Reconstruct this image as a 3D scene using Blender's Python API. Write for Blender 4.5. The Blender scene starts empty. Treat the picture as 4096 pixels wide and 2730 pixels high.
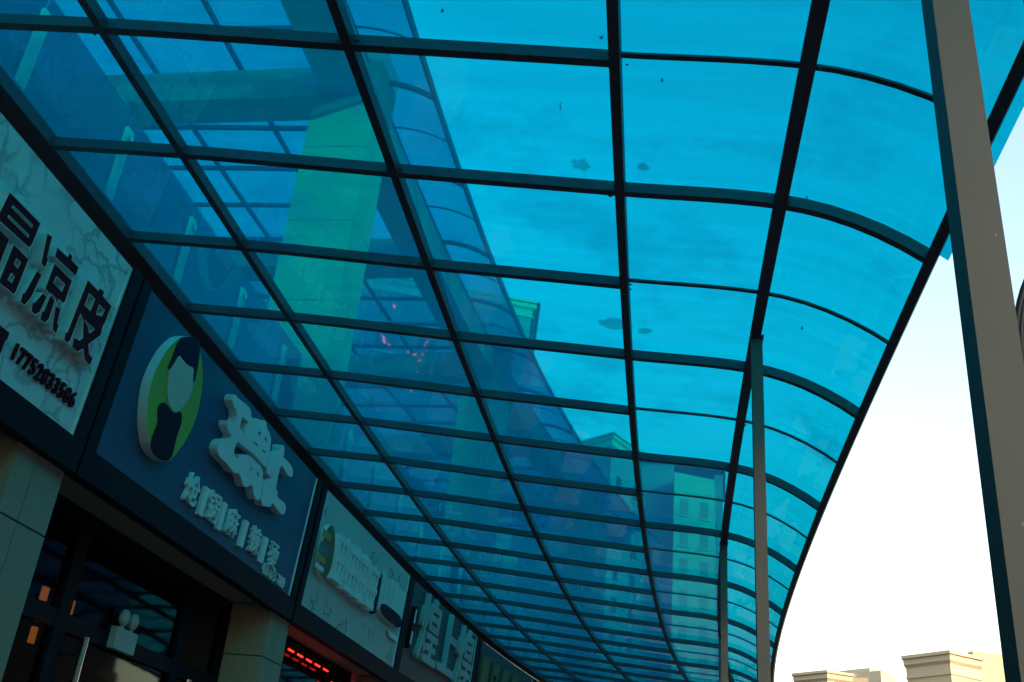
import bpy, bmesh, math, random
from mathutils import Vector, Matrix
random.seed(7)
R_ = math.radians
C = bpy.context.scene.collection
sc = bpy.context.scene

# ------------------------------------------------------------------ camera, sky, sun, exposure
S = 0.8            # metres per rib spacing of the canopy
CZ = 1.55          # eye height
cam = bpy.data.cameras.new('camera'); cam_o = bpy.data.objects.new('camera', cam); C.objects.link(cam_o)
YAW, PITCH, ROLL, FPX = -0.144289147, 0.467467038, 0.0988950777, 4110.40723
f_ = Vector((math.sin(YAW)*math.cos(PITCH), math.cos(YAW)*math.cos(PITCH), math.sin(PITCH)))
r_ = Vector((math.cos(YAW), -math.sin(YAW), 0)); u_ = r_.cross(f_)
cr, sr = math.cos(ROLL), math.sin(ROLL)
right = r_*cr + u_*sr; up = u_*cr - r_*sr
cam_o.matrix_world = Matrix(((right.x, up.x, -f_.x, 0), (right.y, up.y, -f_.y, 0), (right.z, up.z, -f_.z, CZ), (0, 0, 0, 1)))
cam.sensor_width = 36; cam.lens = FPX/4096*36; cam.clip_start = 0.05; cam.clip_end = 3000
sc.camera = cam_o
SUN_AZ, SUN_EL = R_(138), R_(15)          # azimuth from +Y towards +X
world = bpy.data.worlds.new('World'); sc.world = world; world.use_nodes = True
nt = world.node_tree; bg = nt.nodes['Background']
sky = nt.nodes.new('ShaderNodeTexSky'); sky.sky_type = 'NISHITA'; sky.sun_disc = False
sky.sun_elevation = SUN_EL; sky.sun_rotation = SUN_AZ
sky.air_density = 1.65; sky.dust_density = 1.5; sky.ozone_density = 1.0
nt.links.new(sky.outputs[0], bg.inputs[0]); bg.inputs[1].default_value = 0.15
sl = bpy.data.lights.new('sun', 'SUN'); sl.energy = 2.0; sl.angle = R_(0.5); sl.color = (1, 0.75, 0.44)
so = bpy.data.objects.new('sun', sl); C.objects.link(so)
so.rotation_euler = Vector((math.sin(SUN_AZ)*math.cos(SUN_EL), math.cos(SUN_AZ)*math.cos(SUN_EL), math.sin(SUN_EL))).to_track_quat('Z', 'Y').to_euler()
sc.view_settings.view_transform = 'Standard'; sc.view_settings.look = 'None'
sc.view_settings.exposure = 1.8; sc.view_settings.gamma = 1
sc.cycles.transparent_max_bounces = 32; sc.cycles.max_bounces = 10
# ------------------------------------------------------------------ helpers
def ramp_noise(n, scale, detail=5, coord='Object'):
    tc = n.nodes.new('ShaderNodeTexCoord'); no = n.nodes.new('ShaderNodeTexNoise')
    no.inputs['Scale'].default_value = scale; no.inputs['Detail'].default_value = detail
    n.links.new(tc.outputs[coord], no.inputs['Vector']); return no
def mat(name, col, rough=0.6, metal=0.0, var=0.15, scale=3.0, bump=0.0, spec=0.5, emit=None):
    m = bpy.data.materials.new(name); m.use_nodes = True; n = m.node_tree; b = n.nodes['Principled BSDF']
    b.inputs['Roughness'].default_value = rough; b.inputs['Metallic'].default_value = metal
    b.inputs['Specular IOR Level'].default_value = spec
    no = ramp_noise(n, scale, 8); mx = n.nodes.new('ShaderNodeMix'); mx.data_type = 'RGBA'
    mx.inputs['A'].default_value = (*[c*(1-var) for c in col], 1); mx.inputs['B'].default_value = (*[min(1, c*(1+var)) for c in col], 1)
    n.links.new(no.outputs['Fac'], mx.inputs['Factor']); n.links.new(mx.outputs['Result'], b.inputs['Base Color'])
    if bump:
        n2 = ramp_noise(n, scale*9, 6); bp = n.nodes.new('ShaderNodeBump'); bp.inputs['Strength'].default_value = bump; bp.inputs['Distance'].default_value = 0.01
        n.links.new(n2.outputs['Fac'], bp.inputs['Height']); n.links.new(bp.outputs['Normal'], b.inputs['Normal'])
    if emit:
        b.inputs['Emission Color'].default_value = (*emit[:3], 1); b.inputs['Emission Strength'].default_value = emit[3]
    return m
def sheet_mat(name, tint, dirt=0.25, gloss_rough=0.03, ior=1.55, wave=0.25, scatter=None):
    """clear tinted plastic: straight-through tinted transmission, Fresnel reflection, faint grime"""
    m = bpy.data.materials.new(name); m.use_nodes = True; n = m.node_tree; n.nodes.clear()
    out = n.nodes.new('ShaderNodeOutputMaterial'); tr = n.nodes.new('ShaderNodeBsdfTransparent'); gl = n.nodes.new('ShaderNodeBsdfGlossy')
    lw = n.nodes.new('ShaderNodeLayerWeight'); lw.inputs['Blend'].default_value = 0.5
    pw = n.nodes.new('ShaderNodeMath'); pw.operation = 'POWER'; pw.inputs[1].default_value = 5.0; n.links.new(lw.outputs['Facing'], pw.inputs[0])
    fr = n.nodes.new('ShaderNodeMapRange'); f0 = ((ior-1)/(ior+1))**2; fr.inputs['To Min'].default_value = f0; fr.inputs['To Max'].default_value = 0.95; n.links.new(pw.outputs[0], fr.inputs['Value'])
    gl.inputs['Roughness'].default_value = gloss_rough
    gl.inputs['Color'].default_value = (0.9, 0.95, 1, 1)
    mix = n.nodes.new('ShaderNodeMixShader')
    no = ramp_noise(n, 1.1, 9); no.inputs['Roughness'].default_value = 0.68
    mr = n.nodes.new('ShaderNodeMapRange'); mr.inputs['From Min'].default_value = 0.53; mr.inputs['From Max'].default_value = 0.80
    mr.inputs['To Min'].default_value = 0; mr.inputs['To Max'].default_value = dirt
    n.links.new(no.outputs['Fac'], mr.inputs['Value'])
    mx = n.nodes.new('ShaderNodeMix'); mx.data_type = 'RGBA'
    mx.inputs['A'].default_value = (*tint, 1); mx.inputs['B'].default_value = (*[c*0.55 for c in tint], 1)
    oi = n.nodes.new('ShaderNodeObjectInfo'); hv = n.nodes.new('ShaderNodeHueSaturation'); mv = n.nodes.new('ShaderNodeMapRange')
    mv.inputs['To Min'].default_value = 0.955; mv.inputs['To Max'].default_value = 1.02; n.links.new(oi.outputs['Random'], mv.inputs['Value'])
    st = ramp_noise(n, 1.0, 6); mp = n.nodes.new('ShaderNodeMapping'); mp.inputs['Scale'].default_value = (0.9, 14, 0.9)
    n.links.new(st.inputs['Vector'].links[0].from_socket, mp.inputs['Vector']); n.links.new(mp.outputs['Vector'], st.inputs['Vector'])
    sm = n.nodes.new('ShaderNodeMapRange'); sm.inputs['From Min'].default_value = 0.35; sm.inputs['From Max'].default_value = 0.7; sm.inputs['To Min'].default_value = 1.0; sm.inputs['To Max'].default_value = 0.945
    n.links.new(st.outputs['Fac'], sm.inputs['Value']); mm = n.nodes.new('ShaderNodeMath'); mm.operation = 'MULTIPLY'
    n.links.new(mv.outputs['Result'], mm.inputs[0]); n.links.new(sm.outputs['Result'], mm.inputs[1]); n.links.new(mm.outputs[0], hv.inputs['Value'])
    n.links.new(mr.outputs['Result'], mx.inputs['Factor']); n.links.new(mx.outputs['Result'], hv.inputs['Color']); n.links.new(hv.outputs['Color'], tr.inputs['Color'])
    # slight waviness of the sheet
    n3 = ramp_noise(n, 2.2, 2); bp = n.nodes.new('ShaderNodeBump'); bp.inputs['Strength'].default_value = wave; bp.inputs['Distance'].default_value = 0.02
    n.links.new(n3.outputs['Fac'], bp.inputs['Height']); n.links.new(bp.outputs['Normal'], gl.inputs['Normal'])
    n.links.new(fr.outputs['Result'], mix.inputs['Fac']); n.links.new(tr.outputs[0], mix.inputs[1]); n.links.new(gl.outputs[0], mix.inputs[2])
    if scatter:                          # weathered plastic also scatters a little of the light that falls on it
        tl = n.nodes.new('ShaderNodeBsdfTranslucent'); tl.inputs['Color'].default_value = (*scatter[:3], 1)
        ms = n.nodes.new('ShaderNodeMixShader'); n.links.new(tr.outputs[0], ms.inputs[1]); n.links.new(tl.outputs[0], ms.inputs[2])
        ad = n.nodes.new('ShaderNodeMath'); ad.operation = 'MULTIPLY_ADD'; ad.inputs[1].default_value = 0.8; ad.inputs[2].default_value = scatter[3]
        n.links.new(mr.outputs['Result'], ad.inputs[0]); 
        p3 = n.nodes.new('ShaderNodeMath'); p3.operation = 'POWER'; p3.inputs[1].default_value = 3.0; n.links.new(lw.outputs['Facing'], p3.inputs[0])
        a2 = n.nodes.new('ShaderNodeMath'); a2.operation = 'MULTIPLY_ADD'; a2.inputs[1].default_value = 0.35   # longer way through the plastic at a slant
        n.links.new(p3.outputs[0], a2.inputs[0]); n.links.new(ad.outputs[0], a2.inputs[2]); n.links.new(a2.outputs[0], ms.inputs['Fac']); n.links.new(ms.outputs[0], mix.inputs[1])
    n.links.new(mix.outputs[0], out.inputs['Surface']); return m
def marble_mat():
    m = mat('white_marble', (0.70, 0.77, 0.74), 0.45, var=0.16, scale=5); n = m.node_tree; b = n.nodes['Principled BSDF']
    mx0 = b.inputs['Base Color'].links[0].from_node
    tc = n.nodes.new('ShaderNodeTexCoord'); w = n.nodes.new('ShaderNodeTexNoise'); w.inputs['Scale'].default_value = 3.0; w.inputs['Detail'].default_value = 6
    n.links.new(tc.outputs['Object'], w.inputs['Vector'])
    mxv = n.nodes.new('ShaderNodeMix'); mxv.data_type = 'VECTOR'; mxv.inputs['Factor'].default_value = 0.35
    n.links.new(tc.outputs['Object'], mxv.inputs[4]); n.links.new(w.outputs['Color'], mxv.inputs[5])
    v = n.nodes.new('ShaderNodeTexVoronoi'); v.feature = 'DISTANCE_TO_EDGE'; v.inputs['Scale'].default_value = 6.5
    n.links.new(mxv.outputs[1], v.inputs['Vector'])
    mr = n.nodes.new('ShaderNodeMapRange'); mr.inputs['From Min'].default_value = 0.0; mr.inputs['From Max'].default_value = 0.085
    mr.inputs['To Min'].default_value = 0.6; mr.inputs['To Max'].default_value = 0.0
    n.links.new(v.outputs['Distance'], mr.inputs['Value'])
    n2 = ramp_noise(n, 2.0, 3); mul = n.nodes.new('ShaderNodeMath'); mul.operation = 'MULTIPLY'
    mr2 = n.nodes.new('ShaderNodeMapRange'); mr2.inputs['From Min'].default_value = 0.36; mr2.inputs['From Max'].default_value = 0.50
    n.links.new(n2.outputs['Fac'], mr2.inputs['Value']); n.links.new(mr.outputs['Result'], mul.inputs[0]); n.links.new(mr2.outputs['Result'], mul.inputs[1])
    mx = n.nodes.new('ShaderNodeMix'); mx.data_type = 'RGBA'; mx.inputs['B'].default_value = (0.16, 0.17, 0.17, 1)
    n.links.new(mul.outputs[0], mx.inputs['Factor']); n.links.new(mx0.outputs['Result'], mx.inputs['A']); n.links.new(mx.outputs['Result'], b.inputs['Base Color'])
    return m

M = {}
M['steel'] = mat('navy_painted_steel', (0.06, 0.072, 0.11), 0.5, var=0.4, scale=7, bump=0.15)
M['post'] = mat('grey_painted_steel', (0.108, 0.113, 0.103), 0.55, var=0.24, scale=3, bump=0.05)
pm = M['post']; n = pm.node_tree; bs = n.nodes['Principled BSDF']; src = bs.inputs['Base Color'].links[0].from_socket
for sc_, lo_, hi_, col_ in ((75, .735, .78, (0.32, 0.32, 0.29)), (40, .73, .79, (0.05, 0.045, 0.04))):
    fn = ramp_noise(n, sc_, 3); fm = n.nodes.new('ShaderNodeMapRange'); fm.inputs['From Min'].default_value = lo_; fm.inputs['From Max'].default_value = hi_
    n.links.new(fn.outputs['Fac'], fm.inputs['Value']); fx = n.nodes.new('ShaderNodeMix'); fx.data_type = 'RGBA'; fx.inputs['B'].default_value = (*col_, 1)
    n.links.new(fm.outputs['Result'], fx.inputs['Factor']); n.links.new(src, fx.inputs['A']); src = fx.outputs['Result']
n.links.new(src, bs.inputs['Base Color'])
M['sheet'] = sheet_mat('blue_plastic_sheet', (0.015, 0.745, 0.815), dirt=0.26, scatter=(0.01, 0.30, 0.62, 0.13))
M['railglass'] = sheet_mat('dark_rail_glass', (0.17, 0.25, 0.38), 0.5, ior=1.6)
M['shopglass'] = sheet_mat('shop_window_glass', (0.42, 0.48, 0.55), 0.1, ior=1.28, wave=0.03)
M['marble'] = marble_mat()
M['bluepanel'] = mat('blue_sign_panel', (0.02, 0.09, 0.19), 0.5, var=0.08, scale=4)
M['greypanel'] = mat('dark_sign_panel', (0.05, 0.06, 0.08), 0.5)
M['black'] = mat('black_frame_metal', (0.006, 0.009, 0.018), 0.6, var=0.3, spec=0.12)
M['maroon'] = mat('maroon_acrylic', (0.10, 0.006, 0.016), 0.6, var=0.1, spec=0.12)
M['letterside'] = mat('white_letter_body', (0.74, 0.76, 0.74), 0.5, var=0.05)
M['white'] = mat('white_plastic', (0.82, 0.84, 0.82), 0.45, var=0.05)
M['offwhite'] = mat('greyed_white_plastic', (0.42, 0.45, 0.44), 0.6, var=0.12)  # white toned down to a light grey
M['palepanel'] = mat('pale_grey_panel', (0.46, 0.52, 0.50), 0.5, var=0.12, scale=4)
M['green'] = mat('green_disc', (0.30, 0.46, 0.035), 0.45, var=0.05)
M['navy'] = mat('navy_paint', (0.008, 0.01, 0.045), 0.6, var=0.1, spec=0.12)
M['plum'] = mat('dark_plum_paint', (0.016, 0.009, 0.026), 0.6, var=0.2, spec=0.12)
M['palemint'] = mat('pale_paint', (0.62, 0.60, 0.45), 0.4, var=0.03)
M['stone'] = mat('tan_stone_cladding', (0.30, 0.27, 0.21), 0.75, var=0.22, scale=60, bump=0.1)
M['joint'] = mat('dark_joint', (0.02, 0.02, 0.02), 0.9)
M['concrete'] = mat('cream_painted_concrete', (0.42, 0.40, 0.34), 0.85, var=0.15, scale=1.5, bump=0.1)
M['pillar'] = mat('cream_clad_pillar', (0.29, 0.265, 0.175), 0.7, var=0.16, scale=2.5)
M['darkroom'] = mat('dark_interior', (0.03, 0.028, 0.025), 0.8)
M['chrome'] = mat('brushed_chrome', (0.6, 0.6, 0.6), 0.25, metal=1.0, var=0.05)
M['amber'] = mat('amber_glint', (0.5, 0.2, 0.05), 0.5, var=0.1, emit=(1, 0.24, 0.03, 0.26))  # glow imitating warm reflections in the shop glass, no real lamp
M['led'] = mat('red_led', (0.3, 0.01, 0.01), 0.4, emit=(1, 0.03, 0.015, 0.7))
M['ledtext'] = mat('red_led_text', (0.3, 0.01, 0.02), 0.4, emit=(1, 0.10, 0.20, 9.0))
M['paving'] = mat('dark_asphalt', (0.05, 0.05, 0.05), 0.85, var=0.2, scale=0.8)
M['faded'] = mat('faded_cream_render', (0.36, 0.33, 0.28), 0.85, var=0.08, scale=0.15)
M['greyface'] = mat('blue_grey_shaded_side', (0.16, 0.20, 0.25), 0.8, var=0.08, scale=0.15)  # darker tone: shade on the towers' unlit sides put into the colour
M['tower'] = mat('cream_render', (0.41, 0.35, 0.25), 0.85, var=0.08, scale=0.15)
M['tower2'] = mat('beige_render', (0.44, 0.38, 0.30), 0.85, var=0.08, scale=0.15)
M['cornice'] = mat('pale_cornice', (0.44, 0.38, 0.31), 0.8, var=0.06, scale=0.3)
M['winglass'] = mat('dark_window_glass', (0.03, 0.035, 0.04), 0.15, var=0.1)
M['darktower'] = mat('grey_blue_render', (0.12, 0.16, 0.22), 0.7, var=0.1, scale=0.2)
M['brick'] = mat('added_row_slate_grey_tile', (0.055, 0.065, 0.075), 0.85, var=0.15, scale=2)
M['roof'] = mat('brown_roof', (0.16, 0.11, 0.09), 0.8)
M['smudge'] = sheet_mat('thin_dirt_film', (0.80, 0.84, 0.85), 0.5, gloss_rough=0.6)
M['leaf'] = mat('dead_leaf', (0.10, 0.06, 0.03), 0.8, var=0.3)
M['brown'] = mat('brown_print', (0.16, 0.09, 0.03), 0.4, var=0.3)
M['yellow'] = mat('mustard_print', (0.45, 0.30, 0.03), 0.4, var=0.2)
M['ink'] = mat('dark_ink', (0.16, 0.19, 0.21), 0.6)
M['dullgold'] = mat('dull_gold', (0.16, 0.13, 0.06), 0.5, var=0.3)
M['rubber'] = mat('black_cable_rubber', (0.02, 0.014, 0.022), 0.5)
M['steelrail'] = mat('satin_steel_stanchion', (0.42, 0.42, 0.38), 0.5, var=0.1)

def link(name, bm, m, parent=None, smooth=False):
    bmesh.ops.recalc_face_normals(bm, faces=bm.faces)
    me = bpy.data.meshes.new(name); bm.to_mesh(me); bm.free()
    for mm in (m if isinstance(m, (list, tuple)) else [m]): me.materials.append(mm)
    if smooth:
        for q in me.polygons: q.use_smooth = True
    o = bpy.data.objects.new(name, me); C.objects.link(o)
    if parent is not None: o.parent = parent; o.matrix_parent_inverse = Matrix.Translation(-parent.location) if parent.rotation_euler.z == 0 else parent.matrix_basis.inverted()
    return o
def tag(o, label, cat, group=None):
    o['label'] = label; o['category'] = cat
    if group: o['group'] = group
    return o
def thing(name, label, cat, loc=(0, 0, 0), group=None):
    o = bpy.data.objects.new(name, None); C.objects.link(o); o.location = loc; o.empty_display_size = 0.1
    return tag(o, label, cat, group)
def hexa(bm, p):                       # 8 points: bottom ring 0-3, top ring 4-7
    v = [bm.verts.new(q) for q in p]
    for f in ((3, 2, 1, 0), (4, 5, 6, 7), (0, 1, 5, 4), (1, 2, 6, 5), (2, 3, 7, 6), (3, 0, 4, 7)):
        bm.faces.new([v[i] for i in f])
def ring_sweep(bm, rings, cap=True):
    V = [[bm.verts.new(q) for q in r] for r in rings]; n = len(V[0])
    for a, b in zip(V[:-1], V[1:]):
        for i in range(n): bm.faces.new((a[i], a[(i+1) % n], b[(i+1) % n], b[i]))
    if cap: bm.faces.new(V[0][::-1]); bm.faces.new(V[-1])
def bevel(bm, w):
    bmesh.ops.bevel(bm, geom=[e for e in bm.edges if len(e.link_faces) == 2 and e.calc_face_angle(0) > 0.5], offset=w, segments=1, affect='EDGES')

# the gently curving line of the shop row: s along it, u out towards the street, z up (all in rib spacings from the eye)
K0, K1, K2 = 4.26773577e-3, -8.37013527e-5, 1.35852947e-5
X0, S0 = -3.60241998, 3.57320972
def theta(s):
    if s > 18: return theta(18) + (K0 + 2*K1*18 + 3*K2*324)*(s-18)
    if s < 0: return K0*s
    return K0*s + K1*s*s + K2*s**3
_pt = {}
def base(s):
    k = round(s, 4)
    if k not in _pt:
        n = max(4, int(abs(s)*4)); x = y = 0.0; ds = s/n
        for i in range(n):
            t = theta((i+.5)*ds); x += math.sin(t)*ds; y += math.cos(t)*ds
        _pt[k] = (x, y)
    return _pt[k]
def P(s, u, z):
    x, y = base(s); t = theta(s)
    return Vector(((X0 + x + u*math.cos(t))*S, (y - u*math.sin(t))*S, z*S + CZ))
GZ = -CZ/S                              # ground level in these units
def srange(a, b, step=0.5):
    n = max(1, int(math.ceil((b-a)/step))); return [a + (b-a)*i/n for i in range(n+1)]
def bar_s(bm, s0, s1, u0, u1, z0, z1, step=0.5):        # bar running along the row
    ring_sweep(bm, [[P(s, u0, z0), P(s, u1, z0), P(s, u1, z1), P(s, u0, z1)] for s in srange(s0, s1, step)])
def blk(bm, s0, s1, u0, u1, z0, z1):
    hexa(bm, [P(s0, u0, z0), P(s0, u1, z0), P(s1, u1, z0), P(s1, u0, z0), P(s0, u0, z1), P(s0, u1, z1), P(s1, u1, z1), P(s1, u0, z1)])
def mesh_bar(*a, **k):
    bm = bmesh.new(); bar_s(bm, *a, **k); return bm
def mesh_blk(*a):
    bm = bmesh.new(); blk(bm, *a); return bm

# ------------------------------------------------------------------ setting: ground
bm = bmesh.new(); bmesh.ops.create_grid(bm, x_segments=1, y_segments=1, size=1500)
g = link('ground', bm, M['paving']); g['kind'] = 'structure'

# ------------------------------------------------------------------ the two canopies
def hermite(pts, n=10):                 # pts: (u, z, slope)
    out = []
    for (u0, z0, m0), (u1, z1, m1) in zip(pts[:-1], pts[1:]):
        k = max(2, int(n*(u1-u0))); h = u1-u0
        for i in range(k):
            t = i/k; out.append((u0+h*t, (2*t**3-3*t*t+1)*z0 + (t**3-2*t*t+t)*h*m0 + (3*t*t-2*t**3)*z1 + (t**3-t*t)*h*m1))
    out.append(pts[-1][:2]); return out
LOW = [(0, 3.520, -.09), (.880, 3.450, -.09), (2.155, 3.318, -.10), (3.400, 3.198, -.10), (4.224, 3.120, -.17), (4.927, 2.790, -.80)]
UPP = [(-5.55, 9.50, -.02), (-3.60, 9.43, -.04), (-2.28, 9.36, -.06), (-.86, 9.30, -.05), (-.44, 9.28, -.10), (.470, 8.93, -.72)]
def profile_normals(pr):
    N = []
    for i in range(len(pr)):
        a, b = pr[max(0, i-1)], pr[min(len(pr)-1, i+1)]; dx, dz = b[0]-a[0], b[1]-a[1]; L = math.hypot(dx, dz); N.append((-dz/L, dx/L))
    return N
def rib_mesh(s, pr, w, h, z_off=0.0):
    bm = bmesh.new(); N = profile_normals(pr); rings = []
    for (u, z), (nu, nz) in zip(pr, N):
        rings.append([P(s-w/2, u+nu*z_off, z+nz*z_off), P(s+w/2, u+nu*z_off, z+nz*z_off), P(s+w/2, u+nu*(z_off+h), z+nz*(z_off+h)), P(s-w/2, u+nu*(z_off+h), z+nz*(z_off+h))])
    ring_sweep(bm, rings); return bm
def canopy(label, prof, k0, k1, s_lo, s_hi, posts=()):
    t = thing('plastic_canopy', label, 'canopy', P(s_lo, prof[0][0], prof[0][1]))
    H = 0.062; full = hermite(prof, 9); pr_back = [(prof[0][0]-.14, prof[0][1]+.0126)]; part = [q for q in hermite(prof, 9) if q[0] <= prof[3][0]+1e-6]; rest = [q for q in full if q[0] >= prof[3][0]-1e-6]
    for i, (u, z, sl) in enumerate(prof):
        w = (0.120, .046, .050, .050, .070, .052)[i]; hh = (.095, .058, .058, .058, .066, .050)[i]
        bm = bmesh.new()
        c, s_ = (1/math.hypot(1, sl), sl/math.hypot(1, sl)) if i < 5 else (0.86, -0.5)
        uo = u
        if i == 0: u = u-.045; w = .21
        ring_sweep(bm, [[P(s, u-w/2*c+.005*s_, z-w/2*s_-.005*c), P(s, u+w/2*c+.005*s_, z+w/2*s_-.005*c), P(s, u+w/2*c-hh*s_, z+w/2*s_+hh*c), P(s, u-w/2*c-hh*s_, z-w/2*s_+hh*c)] for s in srange(s_lo, s_hi, .5)]); u = uo
        link('purlin', bm, M['steel'], t)
    for k in range(k0, k1+1):
        s = S0+k + random.uniform(-.01, .01)
        rm_ = rib_mesh(s, full if k % 2 else part, .048, H)
        if prof is LOW and -2 <= k <= 9:
            for (u, z, sl) in prof[1:5]:
                for q in range(3):
                    bmesh.ops.create_icosphere(rm_, subdivisions=1, radius=random.uniform(.004, .010)*S, matrix=Matrix.Translation(P(s+random.choice((-.026, .026)), u+random.uniform(-.06, .06), z+random.uniform(.004, .03)-.09*0)) @ Matrix.Diagonal((1.6, 1.1, .8, 1)))
        link('rib', rm_, M['steel'], t)
        if k % 2 == 0:
            link('sheet_strip', rib_mesh(s, rest, .030, .012, .051), M['steel'], t)
    N = profile_normals(full)
    for k in range(k0-1 if k0 % 2 == 0 else k0, k1+1, 2):
        a, b = max(s_lo, S0+k+.004), min(s_hi, S0+k+2-.004)
        if b-a < .3: continue
        over = random.choice((.004, .010, .016)) if k not in (-1, -3) else .065
        if k == 1: over = .008
        ue, ze = full[-1]; pr = pr_back + full + [(ue+over*.78, ze-over*.62)]; NN = [N[0]] + N + [N[-1]]
        rings = []
        for s in srange(a, b, .5):
            lo = [P(s, u+nu*.066, z+nz*.066) for (u, z), (nu, nz) in zip(pr, NN)]
            hi = [P(s, u+nu*.072, z+nz*.072) for (u, z), (nu, nz) in zip(pr, NN)]
            rings.append(lo + hi[::-1])
        bm = bmesh.new(); ring_sweep(bm, rings); link('roof_sheet', bm, M['sheet'], t)
    for s, u in posts:
        bm = mesh_blk(s-.034, s+.034, u-.034, u+.034, GZ, prof[4][1]-.006); bevel(bm, .004); po = link('post', bm, M['post'], t)
        link('cap_plate', mesh_blk(s-.055, s+.055, u-.042, u+.042, prof[4][1]-.022, prof[4][1]-.0065), M['steel'], po)
        link('foot_plate', mesh_blk(s-.11, s+.11, u-.11, u+.11, GZ+.002, GZ+.016), M['steel'], po)
    return t
canopy('long curved blue plastic canopy over the walkway on dark steel ribs and grey posts', LOW, -17, 31, -13.9, 35.2,
       posts=[(-7.6, 4.172), (-3.0, 4.172), (1.63, 4.172), (6.06, 4.232), (10.75, 4.224), (15.4, 4.224), (20.0, 4.224)])
canopy('upper blue plastic canopy above the second-floor gallery, seen through the lower canopy', UPP, 3, 27, 5.6, 31.2)

# ------------------------------------------------------------------ the shop building
SHOPS = [(1.9, 5.74), (6.02, 9.97), (10.28, 13.89), (14.12, 17.95), (18.25, 22.0), (22.3, 26.0), (26.3, 30.0)]
bld = thing('shop_building', 'two-storey shop row on the left with clad pillars and an open upper gallery', 'building', P(5.9, -.3, GZ))
SL, SH = -16.0, 34.0
link('fascia_wall', mesh_bar(SL, SH, -.20, -.125, 2.0, 3.50), M['stone'], bld)
link('soffit', mesh_bar(SL, SH, -.85, -.215, 2.02, 2.10), M['stone'], bld)
link('terrace_slab', mesh_bar(SL, SH, -5.68, -.215, 3.30, 3.50), M['concrete'], bld)
link('back_wall', mesh_bar(SL, SH, -6.0, -5.70, GZ, 9.60), M['concrete'], bld)
link('shop_floor', mesh_bar(SL, SH, -5.68, -.70, GZ+.01, GZ+.05), M['stone'], bld)
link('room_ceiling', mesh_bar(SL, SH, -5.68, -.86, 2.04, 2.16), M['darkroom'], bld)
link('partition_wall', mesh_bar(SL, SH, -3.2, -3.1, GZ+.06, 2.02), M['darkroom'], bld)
for a in (-12.0, -7.6, -3.1, 1.3, 5.355, 9.75, 13.80, 17.78, 21.9, 26.0, 30.0):
    # stone clad pillar, joints cut as thin recessed courses
    b = a+.515; zs = [GZ, GZ+.9, 1.53-1.1, 1.53, 2.012]
    o = None
    bm = bmesh.new()
    for z0, z1 in zip(zs[:-1], zs[1:]):
        blk(bm, a, a+.20, -.50, -.102, z0+.006, z1-.006); blk(bm, a+.208, b, -.50, -.102, z0+.006, z1-.006)
    bevel(bm, .003); o = link('clad_pillar', bm, M['stone'], bld)
    link('joint_core', mesh_blk(a+.006, b-.006, -.495, -.110, GZ, 2.008), M['joint'], o)
for i, (a, b) in enumerate(SHOPS):
    # glazed shopfront set back between the pillars
    a2, b2 = a+.10, b-.20
    fr = bmesh.new(); U0, U1 = -.60, -.52
    for s, ww in ((a2, .09), (a2+.80, .15), (a2+2.70, .12), (b2-.09, .09)): blk(fr, s, s+ww, U0, U1, GZ+.02, 2.018)
    for z0, z1 in ((1.18, 1.30), (GZ+.02, GZ+.16), (1.92, 2.017)):
        for s0_, s1_ in ((a2+.09, a2+.80), (a2+.95, a2+2.70), (a2+2.82, b2-.09)): blk(fr, s0_, s1_, U0+.004, U1-.004, z0, z1)
    w = link('shop_window', fr, M['black'], bld)
    gm = bmesh.new()
    for s0_, s1_ in ((a2+.092, a2+.798), (a2+.952, a2+2.698), (a2+2.822, b2-.092)):
        for z0, z1 in ((GZ+.162, 1.178), (1.302, 1.918)): blk(gm, s0_, s1_, -.565, -.557, z0, z1)
    link('glass_pane', gm, M['shopglass'], w)
    for hs in (a2+1.12, a2+2.92):
        hm = bmesh.new(); c = P(hs, -.455, .0)
        bmesh.ops.create_cone(hm, cap_ends=True, segments=14, radius1=.02, radius2=.02, depth=1.0, matrix=Matrix.Translation(P(hs, -.45, .55)))
        for zz in (1.05, .05):
            p0 = P(hs, -.475, zz); p1 = P(hs, -.555, zz)
            bmesh.ops.create_cone(hm, cap_ends=True, segments=10, radius1=.012, radius2=.012, depth=(p1-p0).length, matrix=Matrix.Translation((p0+p1)/2) @ (p1-p0).to_track_quat('Z', 'Y').to_matrix().to_4x4())
        link('door_handle', hm, M['chrome'], bld, smooth=False)
# upper gallery: pillars, cross beams, edge beam, upper windows
for a in (10.18, 18.62, 27.0):
    bm = bmesh.new(); zs = [3.51, 4.55, 5.66, 6.78, 7.90, 8.72, 9.60]
    for z0, z1 in zip(zs[:-1], zs[1:]): blk(bm, a, a+.70, -1.05, -.20, z0+.004, z1-.004)
    bevel(bm, .004); o = link('gallery_pillar', bm, M['pillar'], bld)
    link('joint_core', mesh_blk(a+.008, a+.692, -1.042, -.208, 3.51, 9.59), M['joint'], o)
for a in (5.95, 10.25, 14.43, 18.7, 22.9, 27.1):
    link('cross_beam', mesh_blk(a, a+.48, -5.68, -.955, 8.80, 9.298), M['concrete'], bld)
cuts = [5.6, 10.178, 10.882, 18.618, 19.322, 26.998, 27.702, 31.0]
for a, b in zip(cuts[0::2], cuts[1::2]):
    link('edge_beam', mesh_bar(a, b, -.95, -.40, 8.78, 9.262), M['concrete'], bld)
for i, s in enumerate(srange(6.4, 30, 2.1)):
    wm = mesh_blk(s, s+1.3, -5.705, -5.66, 4.6, 6.9); w = link('upper_window', wm, M['black'], bld)
    gm = bmesh.new(); blk(gm, s+.06, s+.62, -5.658, -5.652, 4.66, 6.84); blk(gm, s+.68, s+1.24, -5.658, -5.652, 4.66, 6.84); link('glass_pane', gm, M['winglass'], w)

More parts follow.
